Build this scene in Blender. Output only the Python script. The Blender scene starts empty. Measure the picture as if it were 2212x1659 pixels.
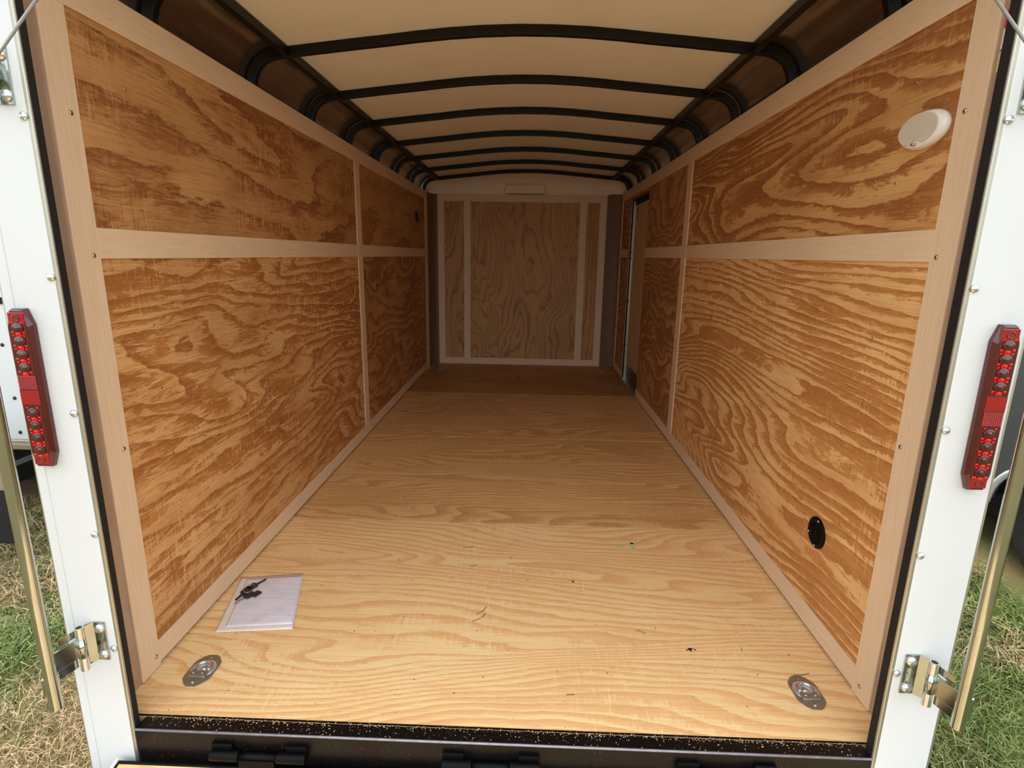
import bpy, bmesh, math, random
import numpy as np
from mathutils import Vector, Matrix
random.seed(7)
scn = bpy.context.scene
COL = scn.collection
PI = math.pi

# ------------------------------------------------------------------ camera, sky, sun, exposure
cam_d = bpy.data.cameras.new('camera')
cam_d.sensor_width = 36.0
cam_d.lens = 19.4507
cam_d.clip_start = 0.02
cam = bpy.data.objects.new('camera', cam_d)
COL.objects.link(cam)
_r = Vector((0.99936744, 0.03179982, 0.01592151))
_u = Vector((-0.02270622, 0.22599052, 0.97386483))
_f = Vector((-0.02737061, 0.97361032, -0.22656963))
M = Matrix.Identity(4)
for i in range(3):
    M[i][0], M[i][1], M[i][2] = _r[i], _u[i], -_f[i]
M[0][3], M[1][3], M[2][3] = 0.029735, -1.092463, 1.193003
cam.matrix_world = M
scn.camera = cam

world = bpy.data.worlds.new('overcast_sky')
scn.world = world
world.use_nodes = True
_bg = world.node_tree.nodes['Background']
_bg.inputs['Color'].default_value = (0.93, 0.97, 1.0, 1)
_bg.inputs['Strength'].default_value = 1.0

sun_d = bpy.data.lights.new('sun', 'SUN')
sun_d.energy = 1.3
sun_d.angle = math.radians(30)
sun_d.color = (1.0, 0.95, 0.86)
sun = bpy.data.objects.new('sun', sun_d)
COL.objects.link(sun)
sun.rotation_euler = (math.radians(-22), math.radians(-16), 0)

vs = scn.view_settings
scn.display_settings.display_device = 'sRGB'
vs.view_transform = 'Standard'
vs.look = 'None'
vs.exposure = 1.15
vs.gamma = 1.0
vs.use_curve_mapping = False
cy = scn.cycles
cy.max_bounces = 14
cy.diffuse_bounces = 10
cy.glossy_bounces = 6
cy.transmission_bounces = 6
cy.sample_clamp_indirect = 8.0
cy.use_denoising = True

# ------------------------------------------------------------------ helpers
def lin(c):
    out = []
    for v in c[:3]:
        v /= 255.0
        out.append(v / 12.92 if v <= 0.04045 else ((v + 0.055) / 1.055) ** 2.4)
    return (*out, 1.0)

def link(o, parent=None):
    COL.objects.link(o)
    if parent is not None:
        o.parent = parent
        o.matrix_parent_inverse = parent.matrix_world.inverted() if parent.type != 'EMPTY' or parent.location.length else Matrix.Identity(4)
    return o

def tag(o, label=None, cat=None, group=None, kind=None):
    if label: o['label'] = label
    if cat: o['category'] = cat
    if group: o['group'] = group
    if kind: o['kind'] = kind
    return o

def empty(name, loc=(0, 0, 0)):
    o = bpy.data.objects.new(name, None)
    o.empty_display_size = 0.05
    o.matrix_world = Matrix.Translation(Vector(loc))
    COL.objects.link(o)
    return o

class MB:
    """collects geometry of one mesh object"""
    def __init__(self):
        self.v, self.f, self.sm = [], [], []
    def add(self, verts, faces, smooth=False):
        n = len(self.v)
        self.v += [tuple(p) for p in verts]
        self.f += [tuple(i + n for i in f) for f in faces]
        self.sm += [smooth] * len(faces)
        return self
    def box(self, x0, x1, y0, y1, z0, z1):
        x0, x1 = min(x0, x1), max(x0, x1); y0, y1 = min(y0, y1), max(y0, y1); z0, z1 = min(z0, z1), max(z0, z1)
        vs = [(x0,y0,z0),(x1,y0,z0),(x1,y1,z0),(x0,y1,z0),(x0,y0,z1),(x1,y0,z1),(x1,y1,z1),(x0,y1,z1)]
        return self.add(vs, [(0,3,2,1),(4,5,6,7),(0,1,5,4),(1,2,6,5),(2,3,7,6),(3,0,4,7)])
    def prism(self, prof, a, b, smooth=False):
        """prof: list of 3D points (planar loop), a->b extrusion vector b"""
        n = len(prof); a = Vector(a); b = Vector(b)
        vs = [Vector(p) + a for p in prof] + [Vector(p) + b for p in prof]
        fs = [tuple(range(n - 1, -1, -1)), tuple(range(n, 2 * n))]
        self.add(vs, fs)
        n0 = len(self.v) - 2 * n
        for i in range(n):
            j = (i + 1) % n
            self.f.append((n0 + i, n0 + j, n0 + n + j, n0 + n + i)); self.sm.append(smooth)
        return self
    def tube(self, pts, r, seg=12, cap=True, rs=None, close=False):
        pts = [Vector(p) for p in pts]; n = len(pts); rings = []
        up = None
        for i, p in enumerate(pts):
            if close: d = pts[(i + 1) % n] - pts[i - 1]
            else: d = pts[min(i + 1, n - 1)] - pts[max(i - 1, 0)]
            d.normalize()
            if up is None:
                up = d.orthogonal().normalized()
            up = (up - d * up.dot(d)).normalized()
            w = d.cross(up); rr = rs[i] if rs else r
            rings.append([p + (up * math.cos(2*PI*k/seg) + w * math.sin(2*PI*k/seg)) * rr for k in range(seg)])
        vs = [q for ring in rings for q in ring]; fs = []
        for i in range(n if close else n - 1):
            a = i * seg; b = ((i + 1) % n) * seg
            for k in range(seg):
                fs.append((a + k, a + (k+1) % seg, b + (k+1) % seg, b + k))
        self.add(vs, fs, True)
        if cap and not close:
            self.add(rings[0], [tuple(range(seg - 1, -1, -1))]); self.add(rings[-1], [tuple(range(seg))])
        return self
    def lathe(self, prof, origin, axis, seg=24, smooth=True):
        """prof: [(r, h)] around axis through origin"""
        o = Vector(origin); ax = Vector(axis).normalized(); u = ax.orthogonal().normalized(); w = ax.cross(u)
        vs = []; fs = []
        for r, h in prof:
            for k in range(seg):
                t = 2*PI*k/seg
                vs.append(o + ax*h + (u*math.cos(t) + w*math.sin(t)) * r)
        for i in range(len(prof) - 1):
            for k in range(seg):
                fs.append((i*seg + k, i*seg + (k+1) % seg, (i+1)*seg + (k+1) % seg, (i+1)*seg + k))
        self.add(vs, fs, smooth)
        if prof[0][0] > 1e-6: self.add(vs[:seg], [tuple(range(seg - 1, -1, -1))])
        if prof[-1][0] > 1e-6: self.add(vs[-seg:], [tuple(range(seg))])
        return self
    def grid(self, rows, smooth=True):
        m = len(rows[0]); n = len(rows)
        vs = [p for r in rows for p in r]
        fs = [(i*m + j, i*m + j+1, (i+1)*m + j+1, (i+1)*m + j) for i in range(n-1) for j in range(m-1)]
        return self.add(vs, fs, smooth)
    def build(self, name, mat, parent=None, bevel=0.0, solid=0.0, seg=2):
        me = bpy.data.meshes.new(name)
        me.from_pydata(self.v, [], self.f)
        me.polygons.foreach_set('use_smooth', self.sm)
        me.update()
        bm = bmesh.new(); bm.from_mesh(me)
        bmesh.ops.remove_doubles(bm, verts=bm.verts, dist=1e-6)
        bmesh.ops.recalc_face_normals(bm, faces=bm.faces)
        bm.to_mesh(me); bm.free()
        me.materials.append(mat)
        o = bpy.data.objects.new(name, me)
        COL.objects.link(o)
        if parent is not None:
            o.parent = parent
            o.matrix_parent_inverse = parent.matrix_world.inverted()
        if solid:
            m = o.modifiers.new('thickness', 'SOLIDIFY'); m.thickness = solid; m.offset = 0
        if bevel:
            m = o.modifiers.new('bevel', 'BEVEL'); m.width = bevel; m.segments = seg; m.limit_method = 'ANGLE'; m.angle_limit = math.radians(40)
        return o

def copy_part(src, parent, name, delta):
    """copy of a mesh object moved by delta (shared mesh)"""
    o = src.copy(); o.name = name
    COL.objects.link(o)
    o.parent = parent
    if parent is not None:
        o.matrix_parent_inverse = parent.matrix_world.inverted()
    o.location = Vector(src.location) + Vector(delta)
    return o

# ------------------------------------------------------------------ materials
class NT:
    def __init__(self, name):
        self.m = bpy.data.materials.new(name); self.m.use_nodes = True
        self.t = self.m.node_tree; self.n = self.t.nodes
        self.b = self.n['Principled BSDF']
    def node(self, typ, **kw):
        nd = self.n.new(typ)
        for k, v in kw.items(): setattr(nd, k, v)
        return nd
    def set(self, sock, val):
        if hasattr(val, 'is_output') or isinstance(val, bpy.types.NodeSocket): self.t.links.new(val, sock)
        else: sock.default_value = val
    def math(self, op, a, b=0.0, c=None, clamp=False):
        nd = self.node('ShaderNodeMath', operation=op, use_clamp=clamp)
        self.set(nd.inputs[0], a); self.set(nd.inputs[1], b)
        if c is not None: self.set(nd.inputs[2], c)
        return nd.outputs[0]
    def mix(self, f, a, b, blend='MIX'):
        nd = self.node('ShaderNodeMix', data_type='RGBA', blend_type=blend)
        self.set(nd.inputs[0], f); self.set(nd.inputs[6], a); self.set(nd.inputs[7], b)
        return nd.outputs[2]
    def noise(self, vec, scale=1.0, detail=2.0, rough=0.5, dist=0.0):
        nd = self.node('ShaderNodeTexNoise')
        self.set(nd.inputs['Vector'], vec); nd.inputs['Scale'].default_value = scale
        nd.inputs['Detail'].default_value = detail; nd.inputs['Roughness'].default_value = rough
        nd.inputs['Distortion'].default_value = dist
        return nd.outputs['Fac']
    def ramp(self, f, stops, interp='LINEAR'):
        nd = self.node('ShaderNodeValToRGB'); cr = nd.color_ramp; cr.interpolation = interp
        while len(cr.elements) > 1: cr.elements.remove(cr.elements[-1])
        cr.elements[0].position = stops[0][0]; cr.elements[0].color = stops[0][1]
        for p, c in stops[1:]:
            e = cr.elements.new(p); e.color = c
        self.set(nd.inputs[0], f)
        return nd.outputs['Color']
    def g(self, f, stops, interp='LINEAR'):
        return self.ramp(f, [(p, (v, v, v, 1)) for p, v in stops], interp)
    def sep(self):
        tc = self.node('ShaderNodeTexCoord'); s = self.node('ShaderNodeSeparateXYZ')
        self.t.links.new(tc.outputs['Object'], s.inputs[0]); return s.outputs, tc.outputs['Object']
    def vec(self, x, y, z=0.0):
        nd = self.node('ShaderNodeCombineXYZ')
        self.set(nd.inputs[0], x); self.set(nd.inputs[1], y); self.set(nd.inputs[2], z)
        return nd.outputs[0]
    def bump(self, h, strength=0.2, dist=0.001):
        nd = self.node('ShaderNodeBump'); nd.inputs['Strength'].default_value = strength
        nd.inputs['Distance'].default_value = dist; self.set(nd.inputs['Height'], h)
        self.t.links.new(nd.outputs[0], self.b.inputs['Normal'])
    def out(self, color, rough=0.5, metal=0.0, **kw):
        self.set(self.b.inputs['Base Color'], color); self.set(self.b.inputs['Roughness'], rough)
        self.set(self.b.inputs['Metallic'], metal)
        for k, v in kw.items(): self.set(self.b.inputs[k], v)
        return self.m

def plain(name, rgb, rough=0.5, metal=0.0, var=0.04, scale=30.0, **kw):
    t = NT(name); _, oc = t.sep()
    n = t.noise(oc, scale, 3)
    c = lin(rgb)
    lo = (c[0]*(1-var), c[1]*(1-var), c[2]*(1-var), 1); hi = (min(1, c[0]*(1+var)), min(1, c[1]*(1+var)), min(1, c[2]*(1+var)), 1)
    col = t.ramp(n, [(0.3, lo), (0.7, hi)])
    return t.out(col, rough, metal, **kw)

def soften(c, k=0.08, g=1.05):
    y = 0.3*c[0] + 0.59*c[1] + 0.11*c[2]
    return tuple(min(250, (v*(1-k) + y*k) * g) for v in c)

def plywood(name, U, V, off, light, mid, dark, bands=16.0, slope=12.0, su=0.5, sv=1.7, thr=(0.30, 0.78), edge=0.10,
            deep=0.35, rag=0.16, streak=0.25, fibre=0.10, patch=(1.2, 2.6), rough=0.55, fleck=0.4, dist=0.25, pale=0.3, mess=0.3):
    """rotary-peeled pine: sharp-edged latewood islands cut from a smooth height field, fibres, knife checks, stains"""
    light, mid, dark = (soften(c) for c in (light, mid, dark))
    t = NT(name); s, oc = t.sep()
    u = t.math('ADD', s[U], off[0]); v = t.math('ADD', s[V], off[1]); w = off[2]
    def nz(fu, fv, k, detail=2.0, r=0.5, d=0.0):
        return t.noise(t.vec(t.math('MULTIPLY', u, fu), t.math('MULTIPLY', v, fv), w + k), 1.0, detail, r, d)
    def mul(a, b): return t.math('MULTIPLY', a, b)
    def add(a, b): return t.math('ADD', a, b)
    h = nz(su, sv, 0.0, 2.2, 0.45, dist)
    wob = nz(9.0, 26.0, 3.0, 3.0, 0.6)
    hh = add(add(mul(h, bands), mul(v, slope)), mul(wob, 0.55))
    fr = t.math('FRACT', hh)
    rg = nz(14.0, 120.0, 5.0, 3.0, 0.65)                      # ragged fibre ends on the band edges
    ck = nz(95.0, 9.0, 41.0, 3.0, 0.65)                       # cross-grain knife checks
    pa = t.g(nz(1.9, 2.6, 51.0, 3.0, 0.55), [(0.44, 0.0), (0.62, 1.0)])
    lo = nz(patch[0], patch[1], 21.0, 4.0, 0.6, 0.5)          # where the sheet is mostly pale or mostly dark
    th = t.g(lo, [(0.34, thr[1]), (0.66, thr[0])])
    x = add(fr, mul(t.math('SUBTRACT', rg, 0.5), rag * 2.2))
    x = add(x, mul(mul(t.math('SUBTRACT', 0.5, ck), pa), streak * 2.4))
    x = add(x, mul(t.math('SUBTRACT', nz(4.5, 22.0, 91.0, 7.0, 0.74, 0.9), 0.5), mess * 3.0))
    x = t.math('SUBTRACT', x, th)
    k = t.math('DIVIDE', x, edge, clamp=True)
    tail = t.math('DIVIDE', t.math('SUBTRACT', 1.0, fr), 0.06, clamp=True)
    k = mul(k, tail)
    # within the dark islands the colour deepens toward the ring edge
    dk = t.mix(mul(t.g(fr, [(0.45, 0.0), (0.92, 1.0)]), 0.55), lin(mid), lin(dark))
    dk = t.mix(mul(t.g(lo, [(0.5, 0.0), (0.72, 1.0)]), deep), dk, lin(dark))
    lt = t.mix(t.g(nz(2.6, 7.0, 27.0, 4.0, 0.65), [(0.42, 0.0), (0.64, 0.5)]), lin(light), lin(mid))
    col = t.mix(k, lt, dk)
    # long fibres
    fb = nz(4.0, 240.0, 31.0, 3.0, 0.6)
    col = t.mix(mul(t.g(fb, [(0.36, 1.0), (0.52, 0.0)]), fibre * 2.6), col, lin(dark))
    col = t.mix(mul(t.g(fb, [(0.52, 0.0), (0.68, 1.0)]), fibre * 1.8), col, lin(light))
    # worn pale streaks across the grain and mottling
    col = t.mix(mul(mul(t.g(ck, [(0.55, 0.0), (0.68, 1.0)]), pa), streak * 0.9), col, lin(light))
    mo = nz(24.0, 70.0, 61.0, 4.0, 0.7)
    col = t.mix(mul(t.g(mo, [(0.52, 0.0), (0.68, 1.0)]), pale), col, lin(light))
    st = nz(0.9, 1.3, 81.0, 3.0, 0.55)
    col = t.mix(mul(t.g(st, [(0.50, 0.0), (0.70, 1.0)]), deep * 0.6), col, lin(dark))
    # short dark flecks
    fl = nz(26.0, 170.0, 71.0, 1.0)
    vd = lin((max(dark[0]-66, 30), max(dark[1]-46, 16), max(dark[2]-20, 6)))
    col = t.mix(mul(t.g(fl, [(0.72, 0.0), (0.77, 1.0)]), fleck), col, vd)
    t.bump(add(mul(fb, 0.5), mul(mo, 0.5)), 0.22, 0.0015)
    return t.out(col, rough, 0.0)

def trimwood(name, rgb, U):
    """thin luan strip: fine pores along the strip"""
    t = NT(name); s, oc = t.sep()
    k = [0, 1, 2]; k.remove(U)
    w = t.math('ADD', s[k[0]], s[k[1]])
    fb = t.noise(t.vec(t.math('MULTIPLY', s[U], 6.0), t.math('MULTIPLY', w, 160.0), 2.0), 1.0, 3.0, 0.6)
    bl = t.noise(oc, 4.0, 4.0, 0.6)
    c = lin(rgb); d = (c[0]*0.85, c[1]*0.82, c[2]*0.77, 1)
    col = t.mix(t.g(fb, [(0.35, 0.55), (0.6, 0.0)]), c, d)
    col = t.mix(t.g(bl, [(0.35, 0.30), (0.65, 0.0)]), col, d)
    fl = t.noise(t.vec(t.math('MULTIPLY', s[U], 18.0), t.math('MULTIPLY', w, 130.0), 9.0), 1.0, 1.0)
    col = t.mix(t.math('MULTIPLY', t.g(fl, [(0.76, 0.0), (0.82, 1.0)]), 0.5), col, lin((95, 62, 40)))
    return t.out(col, 0.6)

P = plywood
M_ply = {  # upper and front sheets use darker colours to imitate the weaker light there
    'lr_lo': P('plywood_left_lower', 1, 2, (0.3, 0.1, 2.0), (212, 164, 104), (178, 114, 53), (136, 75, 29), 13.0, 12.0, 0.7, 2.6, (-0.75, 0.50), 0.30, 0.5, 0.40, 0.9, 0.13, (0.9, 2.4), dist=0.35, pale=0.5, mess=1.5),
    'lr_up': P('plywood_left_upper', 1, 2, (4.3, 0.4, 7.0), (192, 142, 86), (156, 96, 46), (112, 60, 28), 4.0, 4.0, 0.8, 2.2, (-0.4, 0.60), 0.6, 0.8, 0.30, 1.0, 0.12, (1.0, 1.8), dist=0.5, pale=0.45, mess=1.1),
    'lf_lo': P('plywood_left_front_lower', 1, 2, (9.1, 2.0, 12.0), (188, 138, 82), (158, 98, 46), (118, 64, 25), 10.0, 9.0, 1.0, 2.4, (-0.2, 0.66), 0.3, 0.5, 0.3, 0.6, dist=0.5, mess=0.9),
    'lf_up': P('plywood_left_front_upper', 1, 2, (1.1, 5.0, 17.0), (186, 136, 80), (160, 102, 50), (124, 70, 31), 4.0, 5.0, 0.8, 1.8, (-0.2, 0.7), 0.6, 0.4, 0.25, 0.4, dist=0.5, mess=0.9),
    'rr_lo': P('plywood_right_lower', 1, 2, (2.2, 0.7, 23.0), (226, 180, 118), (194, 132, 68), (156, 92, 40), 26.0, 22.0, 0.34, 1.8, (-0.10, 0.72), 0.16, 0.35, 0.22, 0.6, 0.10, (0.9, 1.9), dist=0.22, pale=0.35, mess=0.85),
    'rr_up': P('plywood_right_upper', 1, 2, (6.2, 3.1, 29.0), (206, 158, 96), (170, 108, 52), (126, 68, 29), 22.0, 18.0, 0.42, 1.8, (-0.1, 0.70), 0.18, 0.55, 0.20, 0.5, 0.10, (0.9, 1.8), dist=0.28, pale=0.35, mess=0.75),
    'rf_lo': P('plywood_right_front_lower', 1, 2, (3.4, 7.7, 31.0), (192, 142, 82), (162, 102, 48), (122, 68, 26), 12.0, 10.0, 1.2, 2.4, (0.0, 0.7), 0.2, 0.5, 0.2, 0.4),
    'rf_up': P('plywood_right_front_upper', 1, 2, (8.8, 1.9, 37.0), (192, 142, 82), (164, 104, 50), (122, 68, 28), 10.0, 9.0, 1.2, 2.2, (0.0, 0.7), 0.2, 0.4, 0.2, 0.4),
    'front': P('plywood_front', 2, 0, (0.2, 4.4, 41.0), (190, 142, 80), (168, 116, 58), (126, 78, 32), 16.0, 8.0, 0.7, 2.4, (0.45, 0.72), 0.30, 0.35, 0.10, 0.2, 0.08, dist=0.8, mess=0.12),
    'front2': P('plywood_front_narrow', 2, 0, (5.2, 8.4, 47.0), (190, 138, 78), (164, 106, 52), (122, 70, 28), 8.0, 26.0, 0.35, 3.0, (0.35, 0.65), 0.2, 0.3, 0.1, 0.2, 0.1),
}
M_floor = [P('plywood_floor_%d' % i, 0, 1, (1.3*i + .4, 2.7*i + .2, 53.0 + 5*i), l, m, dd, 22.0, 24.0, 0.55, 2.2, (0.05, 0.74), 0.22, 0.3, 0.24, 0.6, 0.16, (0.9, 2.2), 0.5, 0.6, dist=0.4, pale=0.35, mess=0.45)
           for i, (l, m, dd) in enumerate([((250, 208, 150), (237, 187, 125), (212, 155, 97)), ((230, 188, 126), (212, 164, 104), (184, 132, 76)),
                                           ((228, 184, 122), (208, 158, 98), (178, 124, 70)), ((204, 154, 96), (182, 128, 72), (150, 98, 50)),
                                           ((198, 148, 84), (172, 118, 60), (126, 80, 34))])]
TRIM = (230, 203, 172)
M_trim = {0: trimwood('luan_trim_x', TRIM, 0), 1: trimwood('luan_trim_y', TRIM, 1), 2: trimwood('luan_trim_z', TRIM, 2)}
M_white = plain('white_aluminum_skin', (216, 220, 222), 0.32, 0.0, 0.012, 6.0)
M_black = plain('black_gloss_paint', (8, 8, 8), 0.42, 0.0, 0.2, 20.0, **{'Specular IOR Level': 0.12})
M_bow = plain('black_bow_paint', (11, 10, 11), 0.45, 0.0, 0.2, 20.0, **{'Specular IOR Level': 0.3})
M_rubber = plain('black_rubber', (12, 11, 11), 0.75, 0.0, 0.2, 40.0)
M_ceil = plain('white_ceiling_liner', (244, 244, 240), 0.55, 0.0, 0.03, 3.0)
M_cap = plain('white_fiberglass', (238, 222, 202), 0.45, 0.0, 0.03, 5.0)
M_cove = plain('bare_aluminum_skin', (176, 166, 156), 0.20, 0.95, 0.08, 4.0)
M_corner = plain('aluminum_corner', (112, 86, 62), 0.5, 0.0, 0.05, 6.0, **{'Specular IOR Level': 0.35})
M_strip = plain('brown_glossy_panel_edge', (184, 158, 138), 0.24, 0.4, 0.1, 5.0)
M_alu = plain('mill_aluminum_edge', (188, 186, 172), 0.35, 0.8, 0.05, 15.0)
M_zinc = plain('yellow_zinc_plate', (176, 184, 178), 0.13, 1.0, 0.06, 18.0)
M_steel = plain('bright_zinc_steel', (214, 216, 218), 0.22, 0.9, 0.06, 60.0)
M_plate = plain('zinc_recess_plate', (150, 144, 130), 0.32, 0.6, 0.10, 90.0)
M_dish = plain('bright_dish_steel', (232, 234, 236), 0.22, 0.75, 0.05, 60.0)
M_screw = plain('screw_steel', (190, 190, 188), 0.3, 1.0, 0.05, 80.0)
M_cable = plain('galvanized_cable', (190, 190, 184), 0.4, 0.6, 0.1, 200.0)
M_red = plain('red_lamp_lens', (150, 8, 20), 0.12, 0.0, 0.1, 80.0, **{'Coat Weight': 0.6, 'Coat Roughness': 0.05})
M_redd = plain('dark_red_lamp_lens', (74, 6, 12), 0.16, 0.0, 0.1, 80.0, **{'Coat Weight': 0.6, 'Coat Roughness': 0.05})
M_redb = plain('red_lamp_facets', (225, 12, 22), 0.2, 0.0, 0.1, 80.0)
M_lens = plain('grey_light_diffuser', (206, 198, 182), 0.5, 0.0, 0.02, 40.0)
M_plastic = plain('white_plastic', (240, 236, 232), 0.35, 0.0, 0.01, 40.0)
M_door = plain('door_wrap_board', (206, 168, 132), 0.6, 0.0, 0.04, 12.0)
M_kick = plain('dark_kick_plate', (58, 48, 38), 0.35, 0.4, 0.1, 20.0)
M_shell = plain('trailer_shell', (225, 226, 226), 0.4, 0.0, 0.02, 5.0)
M_shell2 = plain('neighbor_shell', (74, 76, 76), 0.4, 0.0, 0.02, 5.0)
M_taupe = plain('taupe_panel', (150, 132, 116), 0.45, 0.0, 0.05, 8.0)
M_tyre = plain('tyre_rubber', (30, 30, 33), 0.7, 0.0, 0.25, 30.0)
M_key = plain('black_key_plastic', (44, 40, 44), 0.4, 0.0, 0.1, 60.0)
M_sleeve = plain('clear_poly_sleeve', (240, 232, 228), 0.22, 0.0, 0.05, 40.0)
M_green = plain('green_chalk_mark', (196, 200, 148), 0.8, 0.0, 0.1, 90.0)

def m_paper():
    t = NT('printed_paper'); s, oc = t.sep()
    n = t.noise(oc, 22.0, 3.0)
    row = t.math('FRACT', t.math('MULTIPLY', s[1], 34.0))
    ln = t.g(row, [(0.0, 0.0), (0.40, 0.0), (0.44, 1.0), (0.56, 1.0), (0.60, 0.0)])
    tx = t.noise(t.vec(t.math('MULTIPLY', s[0], 170.0), t.math('MULTIPLY', s[1], 34.0), 1.0), 1.0, 1.0)
    blk = t.noise(t.vec(t.math('MULTIPLY', s[0], 7.0), t.math('MULTIPLY', s[1], 17.0), 5.0), 1.0, 0.0)
    f = t.math('MULTIPLY', t.math('MULTIPLY', ln, t.g(tx, [(0.45, 0.0), (0.5, 1.0)])), t.g(blk, [(0.45, 0.0), (0.5, 1.0)]))
    col = t.mix(t.math('MULTIPLY', f, 0.22), lin((236, 234, 246)), lin((120, 120, 140)))
    col = t.mix(t.g(n, [(0.35, 0.18), (0.6, 0.0)]), col, lin((190, 186, 204)))
    return t.out(col, 0.35)
M_paper = m_paper()

def m_sill():
    t = NT('dusty_black_sill'); s, oc = t.sep()
    a = t.noise(oc, 260.0, 2.0, 0.6); b = t.noise(oc, 7.0, 3.0, 0.6)
    f = t.math('MULTIPLY', t.g(a, [(0.66, 0.0), (0.71, 1.0)]), t.g(b, [(0.42, 0.0), (0.62, 1.0)]))
    col = t.mix(t.math('MULTIPLY', f, 0.75), lin((15, 12, 12)), lin((170, 150, 118)))
    t.b.inputs['Specular IOR Level'].default_value = 0.25
    return t.out(col, 0.32)
M_sill = m_sill()

def m_ground():
    t = NT('dry_thatch_soil'); s, oc = t.sep()
    a = t.noise(oc, 3.0, 5.0, 0.65); b = t.noise(oc, 60.0, 4.0, 0.7)
    col = t.mix(t.g(a, [(0.4, 0.0), (0.6, 1.0)]), lin((108, 112, 62)), lin((132, 106, 74)))
    col = t.mix(t.g(b, [(0.4, 0.5), (0.6, 0.0)]), col, lin((92, 62, 46)))
    return t.out(col, 0.95)
M_ground = m_ground()

def m_grass():
    t = NT('grass_blades'); g = t.node('ShaderNodeNewGeometry'); s, oc = t.sep()
    r = g.outputs['Random Per Island']
    green = t.ramp(r, [(0.0, lin((60, 80, 28))), (0.35, lin((90, 112, 46))), (0.7, lin((118, 136, 66))), (1.0, lin((146, 154, 92)))])
    dry = t.ramp(r, [(0.0, lin((128, 98, 68))), (0.5, lin((176, 150, 108))), (1.0, lin((200, 178, 138)))])
    n = t.noise(oc, 1.7, 3.0, 0.6)
    side = t.g(s[0], [(0.0, 0.0), (1.0, 1.0)])           # the left of the trailer is drier
    f = t.math('SUBTRACT', t.math('ADD', t.math('MULTIPLY', n, 2.4), t.math('MULTIPLY', r, 0.7)), t.math('ADD', 1.32, t.math('MULTIPLY', side, 0.40)), clamp=True)
    f = t.g(f, [(0.05, 0.0), (0.35, 1.0)])
    return t.out(t.mix(f, green, dry), 0.6)
M_grass = m_grass()

# ------------------------------------------------------------------ dimensions (metres; floor top z = 0, x right, y into the trailer)
XL, XR = -1.031, 0.974
XM = (XL + XR) / 2
PT = 0.005                      # trim thickness proud of the plywood
XLp, XRp = XL - PT, XR + PT     # plywood faces
YF = 4.985
GZ = -0.48
def tilt(x): return 0.0115 * (x - XM)

# ------------------------------------------------------------------ floor
floor = MB().box(-1.06, 1.0, 0.094, 5.02, -0.10, -0.019).build('floor', M_black)
tag(floor, kind='structure')
ys = [0.094, 1.2192, 2.4384, 3.6576, 5.0]
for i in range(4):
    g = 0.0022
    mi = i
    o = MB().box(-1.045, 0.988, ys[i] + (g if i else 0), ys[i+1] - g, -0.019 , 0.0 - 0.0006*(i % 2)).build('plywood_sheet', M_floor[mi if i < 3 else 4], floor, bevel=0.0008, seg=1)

# ------------------------------------------------------------------ side walls
def wall_screws(x, zs, yl, parent, sgn):
    mb = MB()
    for y in yl:
        for z in zs:
            yy = y + random.uniform(-.012, .012); zz = z + random.uniform(-.012, .012)
            mb.lathe([(0.0045, 0.0), (0.004, 0.0012), (0.002, 0.002), (0.0, 0.0022)], (x, yy, zz), (sgn, 0, 0), 8)
    o = mb.build('screw_heads', M_screw, parent); o['kind'] = 'stuff'

def trim(name, x0, x1, y0, y1, z0, z1, axis, parent=None):
    o = MB().box(x0, x1, y0, y1, z0, z1).build(name, M_trim[axis], parent, bevel=0.0010, seg=1)
    if parent is None: tag(o, kind='structure')
    return o

def trim_screws(o, x, pts, sgn):
    for y, z in pts:
        MB().lathe([(0.0062, 0.0), (0.0055, 0.0018), (0.003, 0.003), (0.0, 0.0033)], (x, y, z), (sgn, 0, 0), 12).build('screw', M_screw, o)

ZL = dict(t1=1.8085, t0=1.727, m1=1.2424, m0=1.1683, b=0.078)
ZR = dict(t1=1.8315, t0=1.747, m1=1.2675, m0=1.1925, b=0.078)

# left wall: white outer skin, then four plywood panels
wl = MB().box(-1.108, -1.098, 0.10, 5.3, -0.12, 1.83).build('wall_left', M_shell); tag(wl, kind='structure')
ply_x0, ply_x1 = -1.048, XLp
def lpan(y0, y1, z0, z1, key):
    return MB().box(ply_x0, ply_x1, y0, y1, z0, z1).build('plywood_panel', M_ply[key], wl)
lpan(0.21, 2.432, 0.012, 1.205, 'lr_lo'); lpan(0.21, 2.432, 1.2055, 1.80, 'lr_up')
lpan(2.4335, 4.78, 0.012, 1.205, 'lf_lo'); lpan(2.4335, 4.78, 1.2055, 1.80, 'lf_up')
wall_screws(XLp, [0.19, 0.41, 0.60, 0.80, 0.985, 1.385, 1.59], [0.455, 0.855, 1.26, 1.66, 2.07, 2.75, 3.16, 3.57, 3.97, 4.38], wl, 1)
tl = []
e1 = trim('trim_1', XLp, XL + .001, 0.201, 0.278, 0.003, ZL['t0'], 2)
trim_screws(e1, XL + .001, [(0.251, 1.495), (0.255, 1.176), (0.258, 0.679), (0.262, 0.040)], 1)
trim('trim_2', XLp, XL, 0.201, 4.78, ZL['t0'], ZL['t1'], 1)
trim('trim_3', XLp, XL, 0.278, 2.388, ZL['m0'], ZL['m1'], 1)
trim('trim_4', XLp, XL + .001, 2.388, 2.479, ZL['b'], ZL['t0'], 2)
trim('trim_5', XLp, XL, 2.479, 4.66, ZL['m0'], ZL['m1'], 1)
trim('trim_6', XLp, XL + .001, 4.66, 4.78, 0.078, ZL['t0'], 2)
trim('baseboard_left', XLp, XL, 0.278, 2.43, 0.010, ZL['b'], 1)
trim('baseboard_left_front', XLp, XL - .0008, 2.431, 4.78, 0.010, ZL['b'], 1)

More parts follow.
